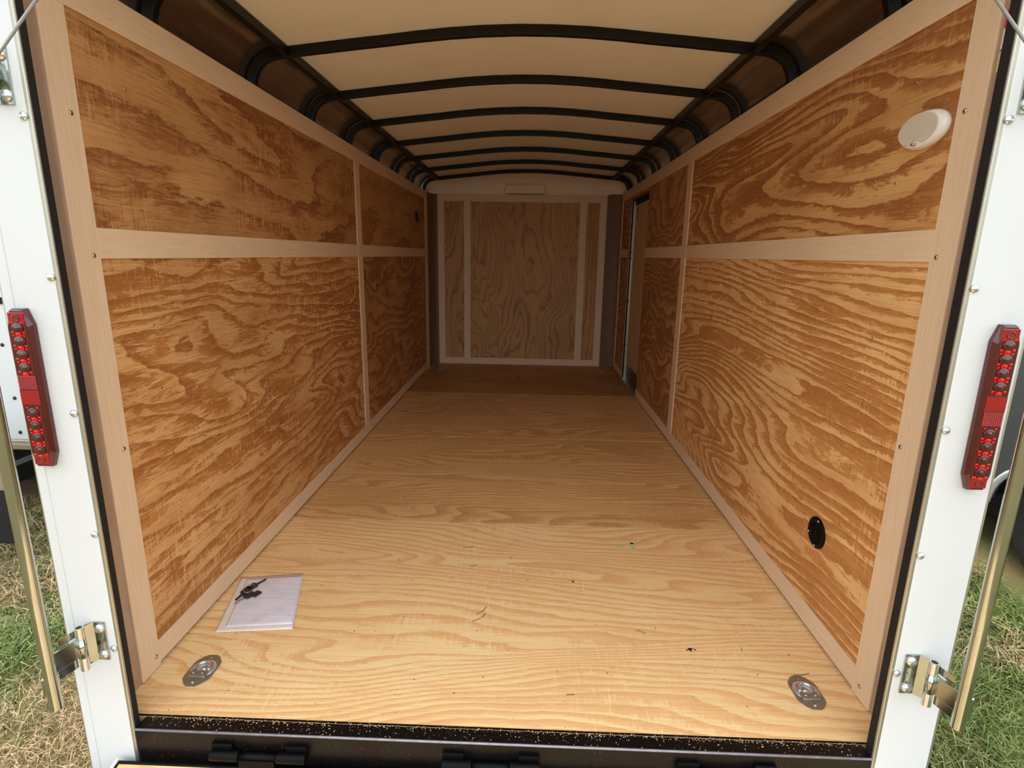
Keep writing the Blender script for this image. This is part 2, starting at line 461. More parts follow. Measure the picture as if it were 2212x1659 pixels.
# right wall with the side door
wr = MB().box(1.044, 1.052, 0.10, 5.3, -0.12, 1.85).build('wall_right', M_shell); tag(wr, kind='structure')
px0, px1 = XRp, 0.992
DY0, DY1, DZ1 = 3.63, 4.37, 1.70
def rpan(y0, y1, z0, z1, key):
    return MB().box(px0, px1, y0, y1, z0, z1).build('plywood_panel', M_ply[key], wr)
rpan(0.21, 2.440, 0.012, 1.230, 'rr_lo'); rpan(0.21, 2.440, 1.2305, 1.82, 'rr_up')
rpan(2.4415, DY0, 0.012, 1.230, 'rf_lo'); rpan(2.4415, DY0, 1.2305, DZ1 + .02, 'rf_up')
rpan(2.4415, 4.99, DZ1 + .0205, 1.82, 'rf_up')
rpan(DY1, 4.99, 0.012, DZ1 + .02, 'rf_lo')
wall_screws(XRp, [0.19, 0.41, 0.60, 0.81, 0.99, 1.40, 1.615], [0.456, 0.69, 1.12, 1.55, 1.98, 2.75, 3.16, 3.5], wr, -1)
e2 = trim('trim_7', XR - .001, XRp, 0.200, 0.278, 0.003, ZR['t0'], 2)
trim_screws(e2, XR - .001, [(0.252, 1.516), (0.256, 1.204), (0.259, 0.738), (0.247, 0.040)], -1)
trim('trim_8', XR, XRp, 0.195, 2.44, ZR['t0'], ZR['t1'], 1)
trim('trim_9', XR + .0006, XRp, 2.441, 4.99, ZR['t0'], ZR['t1'], 1)
trim('trim_10', XR, XRp, 0.278, 2.392, ZR['m0'], ZR['m1'], 1)
trim('trim_11', XR - .001, XRp, 2.392, 2.492, 0.078, ZR['t0'], 2)
trim('trim_12', XR, XRp, 2.492, DY0, ZR['m0'], ZR['m1'], 1)
trim('trim_13', XR, XRp, DY1 + .11, 4.88, ZR['m0'], ZR['m1'], 1)
trim('trim_14', XR - .001, XRp, 4.88, 4.99, 0.012, ZR['t0'], 2)
trim('baseboard_right', XR, XRp, 0.278, DY0, 0.010, ZR['b'], 1)
trim('baseboard_right_front', XR, XRp, DY1, 4.88, 0.010, ZR['b'], 1)
# side door set back in its opening
dr = MB().box(XRp + .034, XRp + .054, DY0, DY1, 0.16, 1.665).build('door_1', M_door); tag(dr, kind='structure')
MB().box(XRp + .033, XRp + .054, DY0, DY1, -0.015, 0.158).build('kick_plate', M_kick, dr, bevel=.001)
MB().box(XRp - .003, XRp + .036, DY1, DY1 + .012, 0.0, DZ1).build('door_jamb', M_alu, dr)
MB().box(XRp + .002, XRp + .036, DY0 - .012, DY0, 0.0, DZ1).build('door_jamb', M_alu, dr)
MB().box(XRp + .004, XRp + .060, DY0, DY1, DZ1 - .0, DZ1 + .018).build('door_header', M_black, dr)
MB().box(XRp + .03, XRp + .056, DY0, DY1, 1.667, DZ1).build('weatherstrip', M_rubber, dr)
MB().box(XRp - .002, XRp + .06, DY0, DY1, -0.018, 0.004).build('threshold', M_alu, dr, bevel=.001)
MB().box(XRp + .029, XRp + .035, 4.215, 4.262, 1.53, 1.64).build('latch_plate', plain('latch_grey', (122, 108, 92), .4, .4), dr, bevel=.002)
for (yy, zz) in ((3.98, .10), (4.08, .13)):
    MB().lathe([(0.006, 0), (0.005, .002), (0, .003)], (XRp + .033, yy, zz), (-1, 0, 0), 10).build('screw', M_screw, dr)
for zz in (0.35, 0.78, 1.18, 1.24, 1.5):
    MB().lathe([(0.006, 0), (0.005, .002), (0, .003)], (XRp + .018, DY1, zz), (0, -1, 0), 8).build('screw', M_kick, dr)

# ------------------------------------------------------------------ front wall
wf = MB().box(-1.05, 1.05, YF + .012, YF + .05, -0.12, 2.06).build('wall_front', M_shell); tag(wf, kind='structure')
fx = [-0.958, -0.8895, 0.751, 0.824]          # outer and inner edges of the left and right stiles
bx = [-0.679, -0.6086, 0.5428, 0.6173]        # battens
FZ0, FZ1, FT0, FT1 = 0.003, 0.0725, 1.7375, 1.8135
def fpan(x0, x1, key):
    return MB().box(x0, x1, YF + PT, YF + .012, FZ0, FT1).build('plywood_panel', M_ply[key], wf)
fpan(-0.957, -0.644, 'front'); fpan(-0.6435, 0.580, 'front'); fpan(0.5805, 0.823, 'front2')
def ftrim(n, x0, x1, z0, z1, ax): return trim(n, x0, x1, YF - (.001 if ax == 2 else 0), YF + PT, z0, z1, ax)
ftrim('trim_15', fx[0], fx[1], FZ0, FT1 - .004, 2); ftrim('trim_16', fx[2], fx[3], FZ0, FT1, 2)
ftrim('trim_17', fx[1], fx[2], FT0, FT1, 0); ftrim('trim_18', fx[1], fx[2], FZ0, FZ1, 0)
ftrim('trim_19', bx[0], bx[1], FZ1, FT0, 2); ftrim('trim_20', bx[2], bx[3], FZ1, FT0, 2)
# rounded aluminum corners
def corner(x0, y0, x1, y1, ztop):
    rows = []
    for z in (0.0, ztop):
        row = []
        for k in range(15):
            a = k / 14 * PI / 2
            c, s_ = math.cos(a) ** 0.75, math.sin(a) ** 0.75
            row.append((x1 + (x0 - x1) * c, y0 + (y1 - y0) * s_, z))
        rows.append(row)
    return MB().grid(rows).build('corner_post', M_corner, wf)
corner(XL - .004, 4.775, -0.956, YF + .004, 1.81); corner(XR + .004, 4.955, 0.822, YF + .004, 1.825)

# ------------------------------------------------------------------ ceiling: profile of the underside of a bow, X measured from the centre line
ARCH = [(0.0, 1.966), (0.13, 1.9635), (0.25, 1.957), (0.37, 1.947), (0.48, 1.9355), (0.60, 1.9245), (0.72, 1.9125), (0.80, 1.9045), (0.87, 1.8975),
        (0.905, 1.8915), (0.930, 1.882), (0.950, 1.867), (0.965, 1.845), (0.974, 1.818), (0.976, 1.785)]
SC = 1.0451                      # the bow legs drop into the wall cavity behind the top trim
ARCH = [(x * SC, (z - 1.193) * SC + 1.193) for x, z in ARCH] + [(0.976 * SC, 1.77)]
XC = -0.0312
full = [(-x, z) for x, z in ARCH[::-1]] + ARCH[1:]
def arch_pt(i, off):
    """point i of the full arch moved out by off"""
    x, z = full[i]
    a = full[max(i-1, 0)]; b = full[min(i+1, len(full)-1)]
    tx, tz = b[0]-a[0], b[1]-a[1]; l = math.hypot(tx, tz)
    nx, nz = -tz/l, tx/l
    X = x + nx*off; Z = z + nz*off
    return (X + XC, Z + tilt(X + XC))
def arch_at(x, off):
    """height of the arch over world x, moved out by off"""
    X = abs(x - XC)
    for (a, za), (b, zb) in zip(ARCH[:-1], ARCH[1:]):
        if a <= X <= b and b > a: return za + (zb - za) * (X - a) / (b - a) + off + tilt(x)
    return ARCH[-1][1]
NA = len(full)
BOWY = [0.655, 1.252, 1.846, 2.434, 3.043, 3.644, 4.245, 4.815]     # far edge of each bow
BD, BW = 0.0345, 0.028
# roof skin above everything
rows = [[(arch_pt(i, 0.060)[0], y, arch_pt(i, 0.060)[1]) for i in range(NA)] for y in (0.10, 5.04)]
ceil = MB().grid(rows).build('ceiling', M_shell, None); tag(ceil, kind='structure')
BEAM_X = (-0.909, 0.838)
iL = max(i for i in range(NA) if full[i][0] + XC < BEAM_X[0] - .002); iR = min(i for i in range(NA) if full[i][0] + XC > BEAM_X[1] + .002)
edges = [0.12] + [y - BW/2 for y in BOWY]
for k in range(len(edges) - 1):
    y0, y1 = edges[k], edges[k+1]
    rows = []
    for q in range(7):
        t = q / 6; y = y0 + (y1 - y0) * t
        sag = 0.004 * math.sin(PI * t) * (1 if k % 2 else 0.6)
        xs = [BEAM_X[0] - .012] + [full[i][0] + XC for i in range(iL + 1, iR)] + [BEAM_X[1] + .012]
        rows.append([(x, y, arch_at(x, BD + .001) + sag * max(0.0, 1 - ((x - XC)/0.84)**2)) for x in xs])
    MB().grid(rows).build('ceiling_panel', M_ceil, ceil)
for side in (0, 1):
    idx = list(range(0, iL + 1)) if side == 0 else list(range(iR, NA))
    for k in range(len(edges) - 1):
        rows = []
        nq = 9
        for q in range(nq):
            t = q / (nq - 1); y = edges[k] + (edges[k+1] - edges[k]) * t
            w = 0.0015 * math.sin(t * 9 + k * 2.1 + side)
            row = [(arch_pt(i, BD + .006 + w)[0], y, arch_pt(i, BD + .006 + w)[1]) for i in idx]
            xe = BEAM_X[side] - .014 if side == 0 else BEAM_X[side] + .014
            end = (xe, y, arch_at(xe, BD + .006 + w))
            rows.append(row + [end] if side == 0 else [end] + row)
        MB().grid(rows).build('cove_panel', M_cove, ceil)

# ------------------------------------------------------------------ roof bows and the two long roof beams
ORD = ['first', 'second', 'third', 'fourth', 'fifth', 'sixth', 'seventh', 'eighth']
for k, yb in enumerate(BOWY):
    mb = MB(); vs = []; fs = []
    for i in range(NA):
        a = arch_pt(i, 0.0); b = arch_pt(i, BD)
        for y in (yb - BW, yb):
            vs += [(a[0], y, a[1]), (b[0], y, b[1])]
    for i in range(NA - 1):
        p, q = 4*i, 4*(i+1)
        fs += [(p, q, q+2, p+2), (p+1, p+3, q+3, q+1), (p, p+1, q+1, q), (p+2, q+2, q+3, p+3)]
    fs += [(0, 2, 3, 1), (4*NA-4, 4*NA-3, 4*NA-1, 4*NA-2)]
    mb.add(vs, fs)
    o = mb.build('roof_bow', M_bow, None, bevel=0.003)
    tag(o, 'black steel roof bow arching across the ceiling, %s counted from the opening' % ORD[k], 'roof bow', 'roof bows under the ceiling')
for s_, xb in ((-1, BEAM_X[0]), (1, BEAM_X[1])):
    zb = arch_at(xb, -.002)
    mb = MB(); segs = [0.12] + BOWY
    for a, b in zip([0.12] + BOWY[:-1], [y - BW for y in BOWY]):
        x0, x1 = (xb - .026, xb) if s_ < 0 else (xb, xb + .026)
        mb.box(x0, x1, a, b, zb, zb + .034)
    o = mb.build('roof_beam', M_bow, None, bevel=0.003)
    tag(o, 'long black steel roof beam running front to back above the %s wall' % ('left' if s_ < 0 else 'right'), 'roof beam', 'roof beams beside the ceiling panels')

# fiberglass front cap between the last bow and the front wall
rows = []
for q in range(13):
    t = q / 12; y = BOWY[-1] - .02 + (YF + .004 - BOWY[-1] + .02) * (math.sin(t * PI / 2) ** 0.85)
    row = []
    for i in range(NA):
        a = arch_pt(i, BD * 0.9); zb = 1.811 + tilt(a[0]) * 0.5
        k = math.cos(t * PI / 2) ** 0.62 if t < 1 else 0.0
        row.append((XC + (a[0] - XC) * (1 - 0.045 * t), y, zb + (max(a[1], 1.80) - zb) * k if a[1] > zb else a[1] + (zb - a[1]) * t))
    rows.append(row)
MB().grid(rows).build('front_cap', M_cap, wf)
# raised lamp housing of the cap and its dark lower slot
hs = MB()
prof = [(-0.262, 1.8165), (0.192, 1.8165), (0.165, 1.905), (-0.235, 1.905)]
hs.prism([(x, 0, z) for x, z in prof], (0, YF - .062, 0), (0, YF - .004, 0)); hs.build('lamp_housing', M_cap, wf, bevel=.012, seg=3)
MB().box(-0.20, 0.125, YF - .070, YF - .02, 1.8925, 1.8960).build('cap_ridge', M_cap, wf, bevel=.001)
MB().box(-0.2185, 0.150, YF - .016, YF - .002, 1.8125, 1.821).build('cap_slot', M_kick, wf)
MB().lathe([(.006, 0), (.005, .003), (0, .004)], (-0.033, YF - .016, 1.8185), (0, -1, 0), 10).build('screw', M_rubber, wf)

# ------------------------------------------------------------------ rear frame
PY = 0.05
rf = empty('rear_frame', (XM, PY, GZ))
tag(rf, 'white clad rear frame with black jambs and dusty black sill around the opening', 'frame')
def post(side):
    if side < 0: xi, xo, yb = -0.9600, -1.0775, 0.0735
    else: xi, xo, yb = 0.9070, 1.031, 0.080
    s = -1 if side < 0 else 1
    # face sheet with a shallow crease, tapering a little like the photographed one
    mb = MB()
    xb = xi + s * 0.0
    mb.box(xi, xo, PY, PY + .012, GZ + .10, 2.02)
    if side < 0: mb.box(xo + .021, xo, PY - .0012, PY, GZ + .10, 2.02)
    wp = mb.build('white_post', M_white, rf, bevel=0.002)
    mb = MB().box(xo - s*.004, xo + s*.009, PY + .003, PY + .026, GZ + .10, 2.02)
    mb.build('edge_molding', M_alu, rf, bevel=.004)
    mb = MB().box(xi - s*.0085, xi + s*.004, PY + .0008, PY + .012, GZ + .10, 2.02)
    mb.build('edge_molding', M_alu, rf, bevel=.003)
    MB().box(xi - s*.0088, xo, PY + .006, yb, -0.16, 2.0).build('black_jamb', M_rubber, rf)
    xr = -0.9665 if side < 0 else 0.9135
    for z in (0.24, 0.546, 0.838, 1.133, 1.443):
        MB().lathe([(0.0085, 0.0), (0.0080, .003), (0.005, .0055), (0.0, .0066)], (xr, PY, z + (.01 if side > 0 else 0)), (0, -1, 0), 14).build('rivet', M_steel, wp)
    # glossy wall end behind the jamb
    xw = XLp if side < 0 else XRp
    MB().box(xw - s*.0005, xw + s*.012, 0.078, 0.215, 0.003, 1.83).build('wall_end_panel', M_strip, rf)
    return wp
post(-1); post(1)
MB().box(-1.085, 1.04, PY, 0.12, 2.0, 2.16).build('header', M_white, rf, bevel=.004)
MB().box(-0.9510, 0.8980, PY, 0.0945, -0.17, 0.0015).build('sill', M_sill, rf, bevel=0.005, seg=3)
MB().tube([(-0.9505, PY + .0028, -.0012), (0.8975, PY + .0028, -.0012)], .0034, 10).build('sill_edge_highlight', plain('edge_highlight_grey', (150, 150, 160), .3, .5, .2, 40.0), rf)  # pale grey bead stands in for the highlight on the sill's bevelled edge
MB().box(-1.04, 0.99, 0.0944, 0.099, -0.02, 0.0020).build('sill_paint_edge', M_sill, rf)
# skirt below the wall on each side
MB().box(-1.108, -1.07, 0.09, 5.3, -0.2, -0.02).build('frame_rail', M_black, rf)
MB().box(1.012, 1.05, 0.06, 5.3, -0.2, -0.02).build('frame_rail', M_black, rf)
# stickers on the right wall end
for (z0, z1, mat, k) in ((1.655, 1.690, plain('sticker_red', (190, 60, 70), .4), 0), (1.618, 1.655, plain('sticker_white', (226, 214, 214), .4), 0), (1.575, 1.612, plain('sticker_yellow', (206, 196, 128), .4), 0)):
    MB().box(XRp - .0012, XRp, 0.150, 0.192, z0, z1).build('warning_sticker', mat, rf)

# ------------------------------------------------------------------ ramp door lowered to the ground behind the trailer
rd = empty('ramp_door', (XM, 0.03, -0.09))
tag(rd, 'lowered wooden ramp door with black steel edge, hinged below the sill', 'ramp')
RA = math.atan2(0.36, 1.88)
def rp(x, l, h):           # l metres down the slope from the hinge edge, h above the deck
    return (x, 0.034 - l*math.cos(RA) + h*math.sin(RA)*0, -0.077 - l*math.sin(RA) + h)
def slab(x0, x1, l0, l1, h0, h1):
    mb = MB()
    vs = [rp(x0,l0,h0), rp(x1,l0,h0), rp(x1,l1,h0), rp(x0,l1,h0), rp(x0,l0,h1), rp(x1,l0,h1), rp(x1,l1,h1), rp(x0,l1,h1)]
    return mb.add(vs, [(0,3,2,1),(4,5,6,7),(0,1,5,4),(1,2,6,5),(2,3,7,6),(3,0,4,7)])
slab(-0.984, 0.950, 0.009, 1.86, -0.022, -0.002).build('ramp_deck', M_floor[0], rd)
slab(-0.99, 0.955, 0.0, 0.009, -0.045, 0.0).build('ramp_edge', M_black, rd, bevel=.003)
slab(-0.99, 0.955, 1.86, 1.885, -0.045, 0.0).build('ramp_edge', M_black, rd, bevel=.003)
slab(-0.99, -0.984, 0.009, 1.86, -0.045, 0.0).build('ramp_edge', M_black, rd, bevel=.002)
slab(0.950, 0.955, 0.009, 1.86, -0.045, 0.0).build('ramp_edge', M_black, rd, bevel=.002)
slab(-0.997, -0.990, -.002, 1.885, -0.05, 0.004).build('ramp_skin_lip', M_white, rd, bevel=.002)
slab(0.955, 0.962, -.002, 1.885, -0.05, 0.004).build('ramp_skin_lip', M_white, rd, bevel=.002)
for xc in (-0.628, -0.040, 0.545):
    for dx in (-0.085, 0.085):
        h = MB(); x0, x1 = xc + dx - .037, xc + dx + .037
        h.tube([(x0, 0.0355, -0.0515), (x1, 0.0355, -0.0515)], 0.0135, 14)
        h.box(x0 + (.0 if dx < 0 else .02), x1 - (.02 if dx < 0 else 0), 0.040, 0.0494, -0.050, -0.024)
        h.build('hinge_lug', M_black, rd, bevel=.002)
    MB().tube([(xc - .05, 0.0355, -0.0515), (xc + .05, 0.0355, -0.0515)], 0.010, 12).box(xc - .045, xc + .045, 0.022, 0.034, -0.085, -0.052).build('hinge_knuckle', M_black, rd)

# ramp cables
def cable(name, a, q, side, yend):
    a, q = Vector(a), Vector(q); d = (q - a) / (q.y - a.y)
    top = a + d * (0.10 - a.y); end = a + d * (yend - a.y)
    o = MB().tube([top, end], 0.0028, 8).build(name, M_cable)
    tag(o, 'thin pale steel cable slanting outward across the %s white post at the top' % side, 'cable', 'ramp door cables')
cable('ramp_cable', (-0.8807, .02, 1.6324), (-0.8934, -.06, 1.5227), 'left', -1.42)
cable('ramp_cable', (0.8291, .02, 1.638), (0.8271, -.06, 1.5494), 'right', -1.70)

# ------------------------------------------------------------------ tail lights
def tail_light(xc, z0, z1, side):
    root = empty('tail_light', (xc, PY, z0))
    tag(root, 'long red LED tail light bar on the %s white post' % ('left' if side < 0 else 'right'), 'tail light', 'red tail light bars on the rear posts')
    w0, w1, y0, y1 = 0.0262, 0.0212, PY - .0016, PY - .019
    def ring(w, wt, y, za, zb, ch):
        return [(xc - wt, y, za), (xc + wt, y, za), (xc + w, y, za + ch), (xc + w, y, zb - ch), (xc + wt, y, zb), (xc - wt, y, zb), (xc - w, y, zb - ch), (xc - w, y, za + ch)]
    A = ring(w0, w0*.55, y0, z0, z1, .034); B = ring(w0, w0*.55, y0 - .008, z0, z1, .034); D = ring(w1, w1*.62, y1, z0 + .004, z1 - .004, .034)
    mb = MB(); n = 8
    mb.add(A + B + D, [tuple(range(16, 24))] + [(i, (i+1) % n, n + (i+1) % n, n + i) for i in range(n)] + [(n+i, n+(i+1) % n, 2*n+(i+1) % n, 2*n+i) for i in range(n)])
    mb.build('lens_body', M_redd, root, bevel=.0012)
    zc = (z0 + z1) / 2
    fy = y1 - .0006
    # end caps with screw holes
    for zz in (z0 + .020, z1 - .020):
        MB().box(xc - w1*.82, xc + w1*.82, fy - .0006, fy + .004, zz - .013, zz + .013).build('end_cap', M_red, root, bevel=.002)
        MB().lathe([(.0085, 0), (.0085, .0012), (.0065, .0014), (.006, -.001), (0, -.001)], (xc, fy - .0004, zz), (0, -1, 0), 16).build('screw_hole', M_redd, root)
    # centre reflector, hatched half and plain half
    hz = (zc + .003, zc + .033) if side < 0 else (zc - .033, zc - .003)
    pz = (zc - .030, zc + .001) if side < 0 else (zc - .001, zc + .030)
    MB().box(xc - w1*.95, xc + w1*.95, fy - .0008, fy + .003, pz[0], pz[1]).build('reflector', M_red, root)
    mb = MB(); nx, nz = 9, 8
    for i in range(nx):
        for j in range(nz):
            x0 = xc - w1*.95 + i*(1.9*w1/nx); x1 = x0 + 1.9*w1/nx; a = hz[0] + j*(hz[1]-hz[0])/nz; b = a + (hz[1]-hz[0])/nz
            mb.add([(x0, fy, a), (x1, fy, a), (x1, fy, b), (x0, fy, b), ((x0+x1)/2, fy - .0018, (a+b)/2)], [(0,1,4), (1,2,4), (2,3,4), (3,0,4)])
    mb.build('hatched_reflector', M_red, root)
    zs = [zc + .050 + .0285*k for k in range(4)] + [zc - .050 - .0285*k for k in range(4)]
    proto = None
    for z in zs:
        if proto is None:
            proto = MB().lathe([(.0125, 0), (.0115, .0012), (.008, .0006), (.0045, .0022), (0, .003)], (xc, fy, z), (0, -1, 0), 16).build('led', M_redd, root)
            fac = MB()
            for sx, dz, sc in ((0, -.0125, 1.0), (-.012, -.009, .5), (.012, -.009, .5), (-.011, .0125, .4), (.011, .012, .45)):
                a = .0062*sc
                fac.add([(xc+sx-a, fy - .0002, z+dz-a*.8), (xc+sx+a, fy - .0002, z+dz-a*.8), (xc+sx+a*1.2, fy - .0002, z+dz+a*.7), (xc+sx-a*1.2, fy - .0002, z+dz+a*.7), (xc+sx, fy - .0026, z+dz)], [(0,1,4),(1,2,4),(2,3,4),(3,0,4)])
            pf = fac.build('led_facets', M_redb, root); z_p = z
        else:
            copy_part(proto, root, 'led', (0, 0, z - z_p)); copy_part(pf, root, 'led_facets', (0, 0, z - z_p))
tail_light(-1.0410, 0.716, 1.068, -1); tail_light(0.9880, 0.720, 1.074, 1)

# ------------------------------------------------------------------ bar locks: vertical tubes hinged to the posts, swung outward
def lock_bar(side):
    s = side
    hz = 0.262 if s < 0 else 0.251                 # hinge height
    xr = -1.0400 if s < 0 else 0.9895               # tube axis
    ry = -0.050
    root = empty('lock_bar', (xr, ry, hz - .1))
    tag(root, 'yellow zinc lock bar tube swung outward on its hinge at the %s rear post' % ('left' if s < 0 else 'right'), 'lock bar', 'lock bars hinged to the rear posts')
    zb = 0.158 if s < 0 else 0.203 - .003
    zt = 1.72
    rr = 0.0129
    MB().tube([(xr, ry, zb), (xr, ry, zt)], rr, 28, cap=False).tube([(xr, ry, zb), (xr, ry, zt)], rr - .0025, 24, cap=False).build('bar_tube', M_zinc, root)
    MB().tube([(xr, ry, zb + .012), (xr, ry, zb + .016)], rr - .0025, 24).build('tube_plug', M_rubber, root)
    xp0, xp1 = (-0.9785, -1.0090) if s < 0 else (0.9255, 0.9600)
    xk = -1.0185 if s < 0 else 0.9705                # knuckle axis
    for top in (0, 1):
        z = hz if not top else 1.515
        h = .052
        # leaf on the post: flat, then stepped up to the knuckle
        prof = [(xp0, PY - .0005), (xp0, PY - .004), (xp1 - s*.004, PY - .004), (xp1 + s*.010, PY - .020), (xk, PY - .024), (xk, PY - .020), (xp1 + s*.012, PY - .016), (xp1 - s*.002, PY - .0005)]
        MB().prism([(x, y, 0) for x, y in prof], (0, 0, z - h), (0, 0, z + h)).build('hinge_plate', M_zinc, root, bevel=.0015)
        ky = PY - .030
        for za, zb2 in ((z - h - .006, z - .024), (z + .026, z + h + .004)):
            hb = MB(); hb.tube([(xk, ky, za), (xk, ky, zb2)], .0098, 20, cap=False).tube([(xk, ky, za), (xk, ky, zb2)], .0070, 20, cap=False)
            n = 20
            for zz in (za, zb2):
                ro = [(xk + .0098*math.cos(2*PI*k/n), ky + .0098*math.sin(2*PI*k/n), zz) for k in range(n)]
                ri = [(xk + .0070*math.cos(2*PI*k/n), ky + .0070*math.sin(2*PI*k/n), zz) for k in range(n)]
                hb.add(ro + ri, [(k, (k+1) % n, n + (k+1) % n, n + k) for k in range(n)])
            hb.build('hinge_knuckle', M_steel, root)
        MB().tube([(xk, ky, z - .0235), (xk, ky, z + .0255)], .0100, 20).build('center_knuckle', M_zinc, root)
        MB().tube([(xk, ky, z - h), (xk, ky, z + h - .006)], .0066, 14).build('hinge_pin', M_kick, root)
        # strap from the knuckle to the tube
        d = Vector((xr - xk, ry - ky, 0)); L = d.length; d.normalize(); nrm = Vector((-d.y, d.x, 0))
        c0 = Vector((xk, ky, 0)) + nrm * (.0080 if s > 0 else -.0080); 
        p = [c0, c0 + d*(L - rr*.6), c0 + d*(L - rr*.6) + nrm*.004*(-s), c0 + nrm*.004*(-s)]
        MB().prism([(q.x, q.y, 0) for q in p], (0, 0, z - .0235), (0, 0, z + .0255)).build('strap', M_zinc, root, bevel=.0008)
        # two bent stop tabs above and below the strap
        c1 = c0 + d*(L*.22); c2 = c0 + d*(L*.78)
        for za, zb2, yo in ((z + .027, z + .046, .018), (z - .050, z - .026, .006)):
            q = [c1, c2, c2 + Vector((0, .003, 0)), c1 + Vector((0, .003, 0))]
            MB().prism([(v.x, v.y + yo, 0) for v in q], (0, 0, za), (0, 0, zb2)).build('stop_tab', M_zinc, root, bevel=.001)
        # weld bead between strap and tube
        MB().tube([(xr - d.x*rr*.95, ry - d.y*rr*.95 - .006, z - .022 + .008*k) for k in range(7)], .004, 8, rs=[.0035, .0048, .0036, .005, .0036, .0046, .003]).build('weld_bead', M_steel, root)
        xbolt = (xp0*.62 + xp1*.38)
        for dz in (-.036, .036):
            MB().lathe([(.0118, 0), (.0115, .0025), (.009, .006), (.005, .008), (0, .0085)], (xbolt, PY - .004, z + dz), (0, -1, 0), 20).build('bolt_head', M_steel, root)
        if s > 0 and not top:
            cu = bpy.data.curves.new('stamped_text', 'FONT')
            cu.body = 'IMPERIAL'; cu.size = .0140; cu.extrude = .0001; cu.align_x = 'CENTER'; cu.align_y = 'CENTER'
            cu.space_character = 1.22
            to = bpy.data.objects.new('stamped_text', cu)
            COL.objects.link(to)
            tme = bpy.data.meshes.new_from_object(to.evaluated_get(bpy.context.evaluated_depsgraph_get()))
            bpy.data.objects.remove(to); tme.materials.clear(); tme.materials.append(plain('pale_stamped_letters', (232, 230, 214), .6))
            to = bpy.data.objects.new('stamped_text', tme); COL.objects.link(to); to['kind'] = 'stuff'
            to.parent = root; to.matrix_parent_inverse = root.matrix_world.inverted()
            to.matrix_world = Matrix.Translation((xbolt - .0015, PY - .0045, z - .001)) @ Matrix(((0, 1, 0, 0), (0, 0, -1, 0), (-1, 0, 0, 0), (0, 0, 0, 1))) @ Matrix.Scale(.54, 4, (1, 0, 0))
    # lock keeper cam at the lower end of the tube
    MB().box(xr + s*.010, xr + s*.022, ry - .004, ry + .010, zb + .03, zb + .078).build('lock_cam', M_zinc, root, bevel=.003)
lock_bar(-1); lock_bar(1)

# ------------------------------------------------------------------ wall fittings
def dome_light():
    c = (XRp, 0.377, 1.503)
    root = empty('dome_light', c)
    tag(root, 'oval white dome light with grey lens near the top of the right wall', 'light')
    MB().lathe([(.083, 0), (.083, .006), (.080, .012), (.075, .0165), (.068, .019), (.0, .019)], c, (-1, 0, 0), 48).build('housing', M_plastic, root)
    # lens: disc with a bite taken out where the switch sits
    pts = []
    cy0, cz0 = c[1] + .004, c[2] + .004
    R = .070
    for k in range(64):
        a = 2*PI*k/64; y = R*math.cos(a); z = R*math.sin(a)
        da = math.atan2(math.sin(a + PI/2), math.cos(a + PI/2))
        rr = R - .026*math.exp(-(da/.26)**2)
        pts.append((0, cy0 + rr*math.cos(a), cz0 + rr*math.sin(a)))
    MB().prism(pts, (c[0] - .0185, 0, 0), (c[0] - .0215, 0, 0)).build('lens', M_lens, root, bevel=.001)
    MB().lathe([(.0065, 0), (.0065, .006), (.005, .0075), (0, .0078)], (c[0] - .019, c[1] + .006, c[2] - .058), (-1, 0, 0), 14).build('switch', M_steel, root)
    for ch in root.children:                      # the lamp is an oval, wider than tall
        for vtx in ch.data.vertices: vtx.co.z = c[2] + (vtx.co.z - c[2]) * (0.52 if ch.name != 'switch' else 0.55)
dome_light()

def vent(x, y, z, s, label):
    root = empty('wall_vent', (x, y, z))
    tag(root, label, 'vent', 'round black wall vents')
    R, ri = .0515, .036
    MB().lathe([(R, 0), (R, .003), (R - .003, .005), (ri + .003, .006), (ri, .004), (ri, .0005)], (x, y, z), (s, 0, 0), 40).build('flange', M_black, root)
    MB().lathe([(ri, .0006), (0, .0006)], (x, y, z), (s, 0, 0), 32).build('screen_back', M_rubber, root)
    for k in range(9):
        zz = z - .032 + .008*k; w = math.sqrt(max(ri**2 - (zz - z)**2, 0))
        MB().box(x + s*.001, x + s*.0045, y - w, y + w, zz - .0016, zz + .0012).build('louver', M_bow, root)
    MB().box(x + s*.001, x + s*.0052, y - .0018, y + .0018, z - ri, z + ri).build('center_bar', M_bow, root)
    for a in (80, 200, 275):
        MB().lathe([(.0048, 0), (.0045, .002), (.002, .0034), (0, .0036)], (x + s*.005, y + .0435*math.cos(math.radians(a)) * (1 if s < 0 else -1) * -1, z + .0435*math.sin(math.radians(a))), (s, 0, 0), 12).build('screw', M_screw, root)
vent(XRp, 0.575, 0.334, -1, 'small round black louvered vent low on the right wall')
vent(XLp, 4.252, 1.530, 1, 'small round black vent high on the far left wall')

